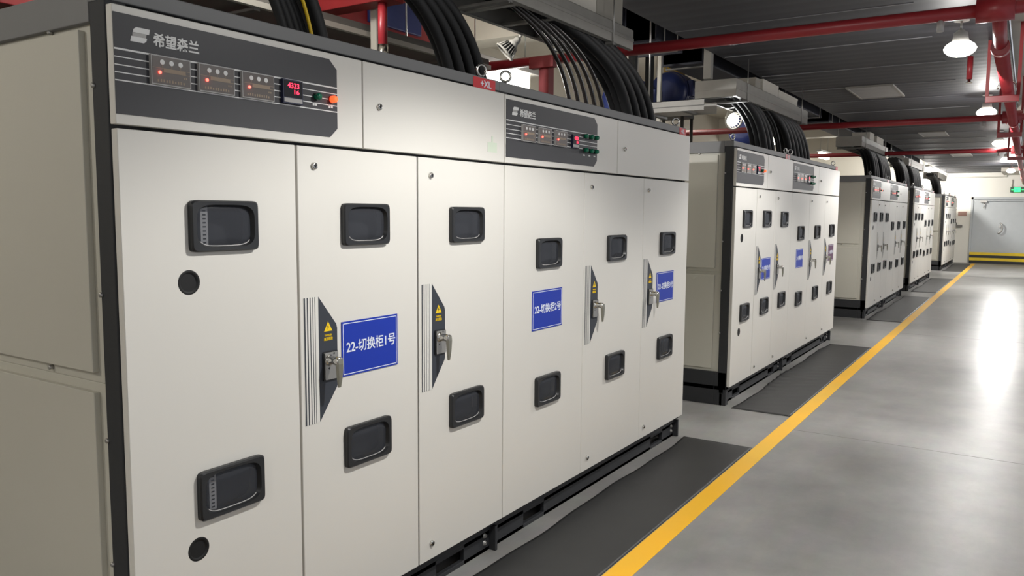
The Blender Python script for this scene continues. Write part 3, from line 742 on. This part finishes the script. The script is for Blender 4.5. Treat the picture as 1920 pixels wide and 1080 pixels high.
for a in zip(LAMP_Y, names, SPOT_W, OMNI_W, CONE): pendant(*a)

# pale square vents in the ceiling
for yy, x0, x1, dl, lb in ((9.75, 0.25, 0.68, 0.9, 'nearest pale square vent panel in the dark ceiling'), (15.3, 0.36, 0.72, 0.75, 'second pale vent panel in the dark ceiling, beyond the second branch pipe'), (21.0, 0.42, 0.78, 0.75, 'third pale vent panel in the dark ceiling, seen as a thin strip')):
    t = thing('ceiling_vent', lb, 'vent', (0, 0, 0), 'pale vents in the dark ceiling')
    MB().box(x0, x1, yy-dl/2, yy+dl/2, ZC-0.015, ZC-0.001, ventm).build('vent_face', t, 0.004)
    f = MB()
    for a in ((x0-0.02, x0, yy-dl/2-0.02, yy+dl/2+0.02), (x1, x1+0.02, yy-dl/2-0.02, yy+dl/2+0.02), (x0, x1, yy-dl/2-0.02, yy-dl/2), (x0, x1, yy+dl/2, yy+dl/2+0.02)):
        f.box(*a, ZC-0.02, ZC-0.001, galv)
    f.build('vent_frame', t)

# ------------------------------------------------------------------ plant and services behind the cabinets
for k, (x, y) in enumerate(BACK_LAMPS):
    t = thing('batten_lamp', ['tube lamp hung high behind the middle of the nearest cabinet', 'bright tube lamp shining behind the two ring bolts', 'tube lamp hung behind the second row', 'tube lamp hung behind the third row', 'tube lamp hung behind the fourth row', 'very bright tube lamp glaring over the last row', 'unseen tube lamp added left of the viewpoint to light the nearest cabinet side'][k], 'lamp', (x, y, 2.86 if k == 1 else 3.45 if k == 0 else 3.05), 'tube lamps behind the cabinets')
    MB().box(-0.06, 0.06, -0.6, 0.6, 0.0, 0.05, shadem).build('lamp_housing', t, 0.006)
    MB().box(-0.05, 0.05, -0.42, 0.42, -0.14, 0.0, tubem).build('lamp_diffuser', t, 0.015)
    for s in (-0.4, 0.4): MB().cyl((0, s, 0.05), (0, s, ZU-t.location.z), 0.006, steel, seg=8).build('hanger_rod', t)
    l = bpy.data.lights.new('lamp_light', 'POINT'); l.energy = BACK_W[k]; l.shadow_soft_size = 0.15; l.color = (1.0, 0.97, 0.92)
    o = bpy.data.objects.new('lamp_light', l); COL.objects.link(o); o.parent = t; o.location = (0.0, 0, -0.22)

# caged floodlights
def flood(loc, axis, lit, label, k=1.0, watt=14, beam=130):
    t = thing('floodlight', label, 'floodlight', loc, None); t.scale = (k, k, k)
    A = Vector(axis).normalized()
    MB().lathe((0, 0, 0), A, [(0, 0.02), (0.02, 0.028), (0.05, 0.032), (0.085, 0.055)], conduit, 24).build('lamp_body', t)
    a = A.cross(Vector((0, 0, 1))).normalized(); b_ = A.cross(a)
    c = MB()
    for q in range(18):
        s = 2*math.pi*q/18; e_ = a*math.cos(s)+b_*math.sin(s)
        c.tube([A*0.083+e_*0.054, A*0.16+e_*0.085], 0.0045, conduit, 6)
    c.torus(A*0.162, A, 0.086, 0.009, conduit)
    c.build('lamp_cage', t)
    MB().lathe(A*0.075, A, [(0, 0.045), (0.05, 0.062), (0.07, 0.06), (0.08, 0.03)], bulbm if lit else darkin, 20).build('lamp_lens', t)
    MB().tube([(0, 0, 0), (0.0, 0.03, 0.04), (0.02, 0.02, 0.16 if k < 1 else 0.10)], 0.012, conduit, 8).build('lamp_arm', t)
    if lit:
        l = bpy.data.lights.new('lamp_light', 'SPOT'); l.energy = watt; l.spot_size = math.radians(beam); l.shadow_soft_size = 0.05
        o = bpy.data.objects.new('lamp_light', l); COL.objects.link(o); o.parent = t; o.location = A*0.2
        o.rotation_mode = 'QUATERNION'; o.rotation_quaternion = A.to_track_quat('-Z', 'Y')
flood((-0.60, 4.03, 2.595), (-0.62, -0.42, -0.70), False, 'unlit caged floodlight hanging under the big cable tray', 0.72)
flood((-0.66, 8.05, 2.55), (0.55, -0.55, -0.25), True, 'lit floodlight glowing above the second row')
flood((-1.75, 0.4, 2.92), (0.245, 0.955, -0.165), True, 'unseen floodlight added over the nearest row start to light the second row side', 1.0, 420, 16)  # added out of view to light the top strip of the second row's side
tag(MB().cyl((-1.75, 0.42, 3.0), (-1.75, 0.42, ZU), 0.01, steel, seg=8).build('lamp_rod'), 'rod holding the added floodlight over the start of the nearest row', 'rod')

du = thing('air_duct', 'long dark duct in sections hung beside the left edge of the dark ceiling', 'duct', (0, 0, 0))
for ya, yb in ((3.9, 5.55), (6.12, 6.70), (7.22, 9.45), (9.98, 12.2), (12.75, 18.3), (19.1, 24.5)):
    MB().box(-1.02, -0.635, ya, yb, 2.97, 3.42, ductm).box(-1.04, -0.625, ya, ya+0.03, 2.955, 3.435, ductm).box(-1.04, -0.625, yb-0.03, yb, 2.955, 3.435, ductm).build('duct_section', du, 0.004)
    for y in (ya+0.15, yb-0.15): MB().box(-1.05, -0.62, y-0.015, y+0.015, 2.945, 2.956, galvd).cyl((-1.045, y, 2.945), (-1.045, y, ZU), 0.005, steel, seg=8).cyl((-0.618, y, 2.945), (-0.618, y, ZU), 0.005, steel, seg=8).build('hanger', du)
# red riser with chrome foot, struts and shadowy plant
tag(MB().cyl((-1.2, 3.51, 2.53), (-1.2, 3.51, 2.78), 0.027, redp).cyl((-1.2, 3.51, 2.42), (-1.2, 3.51, 2.53), 0.03, chrome).cyl((-1.2, 3.51, 2.2), (-1.2, 3.51, 2.42), 0.012, steel).build('red_riser'), 'short vertical red pipe with a chrome foot standing behind the nearest row', 'pipe')
tag(MB().box(-3.4, -1.1, 3.45, 3.58, 2.76, 2.92, redd).build('red_beam', None, 0.004), 'dark red beam carrying the chrome-footed riser', 'beam')
tag(MB().box(-1.9, -1.75, 1.5, 5.6, 2.45, 2.62, redd).build('red_beam', None, 0.004), 'low dark red beam behind the nearest row', 'beam')
def strut(x, y, z0, z1, label, s=0.02, m=conduit):
    return tag(MB().box(x-s, x+s, y-s, y+s, z0, z1, m).box(x-s*1.5, x+s*1.5, y-s*1.5, y+s*1.5, z1-0.01, z1, m).build('steel_strut'), label, 'strut', 'upright struts behind the cabinets')
strut(-1.35, 3.62, 2.1, ZU, 'grey upright strut behind the chrome-footed red riser', 0.024)
strut(-1.0, 7.10, 2.3, 3.32, 'thin white upright strut in the gap after the nearest row', 0.017)
strut(-1.1, 6.72, 2.3, ZU, 'broad pale upright post beside the end of the big tray', 0.04, wallm)
strut(-0.42, 6.78, 2.73, 3.45, 'grey upright hanger carrying the front of the second tray', 0.032, galv)
strut(-0.9, 6.28, 2.3, ZC+0.9, 'black upright post in the gap, just beyond the end of the big tray', 0.03, blackm)
strut(-1.0, 6.86, 2.3, ZU, 'slim black upright post beside the thin white strut', 0.03, blackm)
tag(MB().box(-1.04, -0.96, 4.98, 5.06, 2.05, 2.66, redd).box(-1.1, -0.9, 4.94, 5.0, 2.60, 2.68, redd).build('red_drop_post', None, 0.003), 'dark red post hanging from the nearest branch pipe beside the bright tube lamp', 'post')
tag(MB().cyl((1.505, 7.5, 2.67), (1.505, 7.5, 2.85), 0.022, redp).cyl((1.505, 7.5, 2.85), (1.505, 7.5, ZC), 0.008, steel).lathe((1.505, 7.5, 2.67), (0, 0, -1), [(0, 0.012), (0.02, 0.012), (0.024, 0.025), (0.028, 0.025)], chrome, 14).build('sprinkler_drop'), 'short red sprinkler drop below the nearest glowing lamp', 'sprinkler')
# long grey tray in the back
bt = thing('cable_tray', 'long grey tray with white lower edge running behind the nearest row', 'cable tray', (0, 0, 0), 'cable trays above the cabinets')
MB().box(-1.46, -1.42, 2.4, 4.9, 2.64, 2.69, galvd).box(-1.43, -1.40, 2.4, 4.9, 2.615, 2.645, conduit).build('side_rail', bt)
MB().box(-1.86, -1.46, 2.4, 4.9, 2.64, 2.655, galvd).build('tray_floor', bt)
for y in (2.8, 4.5): MB().cyl((-1.87, y, 2.63), (-1.87, y, ZU), 0.006, steel, seg=8).box(-1.89, -1.42, y-0.02, y+0.02, 2.60, 2.614, galvd).build('hanger', bt)
# plant
def machine(x, y, z, label, m, L=0.7, r=0.2, legs=True):
    t = thing('blower', label, 'machine', (x, y, z), None)
    MB().lathe((0, -L/2, 0), (0, 1, 0), [(0, r*0.5), (0.02, r*0.9), (0.08, r), (L-0.08, r), (L-0.02, r*0.9), (L, r*0.5)], m, 28).build('body', t)
    f = MB()
    for k in range(7): f.cyl((0, -L/2+0.12+k*(L-0.24)/6, 0), (0, -L/2+0.135+k*(L-0.24)/6, 0), r*1.06, m, seg=28)
    f.build('cooling_ribs', t)
    MB().box(-0.02, r*1.25, -0.1, 0.1, -0.06, 0.12, m).build('terminal_box', t, 0.01)
    MB().box(-r*0.9, r*0.9, -L*0.35, L*0.35, -r*1.35, -r*0.75, galvd).build('mounting_foot', t, 0.005)
    for sx in (-1, 1):
        for sy in (-1, 1): MB().cyl((sx*r*0.8, sy*L*0.3, -r*1.35), (sx*r*0.8, sy*L*0.3, -z), 0.02, galvd, seg=8).build('stand_leg', t)
    return t
hs = thing('machine_housing', 'dark red machine housing with a green skirt, glimpsed behind the nearest row', 'machine', (0, 0, 0))
MB().box(-3.1, -2.25, 1.2, 5.45, 2.84, 3.5, redd).build('hood', hs, 0.01)
g = MB().box(-3.1, -2.2, 1.1, 5.55, 0.0, 2.80, greenm)
for k in range(9): g.box(-2.2, -2.185, 1.2+0.5*k, 1.24+0.5*k, 0.1, 2.78, greenm)
g.build('skirt', hs, 0.006)
MB().box(-3.12, -2.17, 1.08, 5.57, 2.80, 2.84, galvd).build('deck', hs, 0.004)
for k in range(4): MB().box(-2.25, -2.22, 1.5+1.0*k, 2.1+1.0*k, 2.98, 3.2, motorb).build('hatch', hs, 0.006)
machine(-1.55, 7.7, 2.70, 'blue blower in the gap between the first and second rows', motorb, 0.6, 0.24)
machine(-1.62, 9.0, 2.98, 'second blue blower, under the grey hanger of the second tray', motorb, 0.5, 0.22)
machine(-1.5, 11.6, 2.75, 'blue blower between the second and third rows', motorb, 0.6, 0.22)
tag(MB().lathe((-1.75, 9.35, 2.9), (0, 0, 1), [(0, 0.06), (0.05, 0.08), (0.25, 0.08), (0.35, 0.13), (0.6, 0.13), (1.0, 0.1)], mustard, 20).build('lagged_duct'), 'mustard lagged duct standing beside the blue blowers', 'duct')
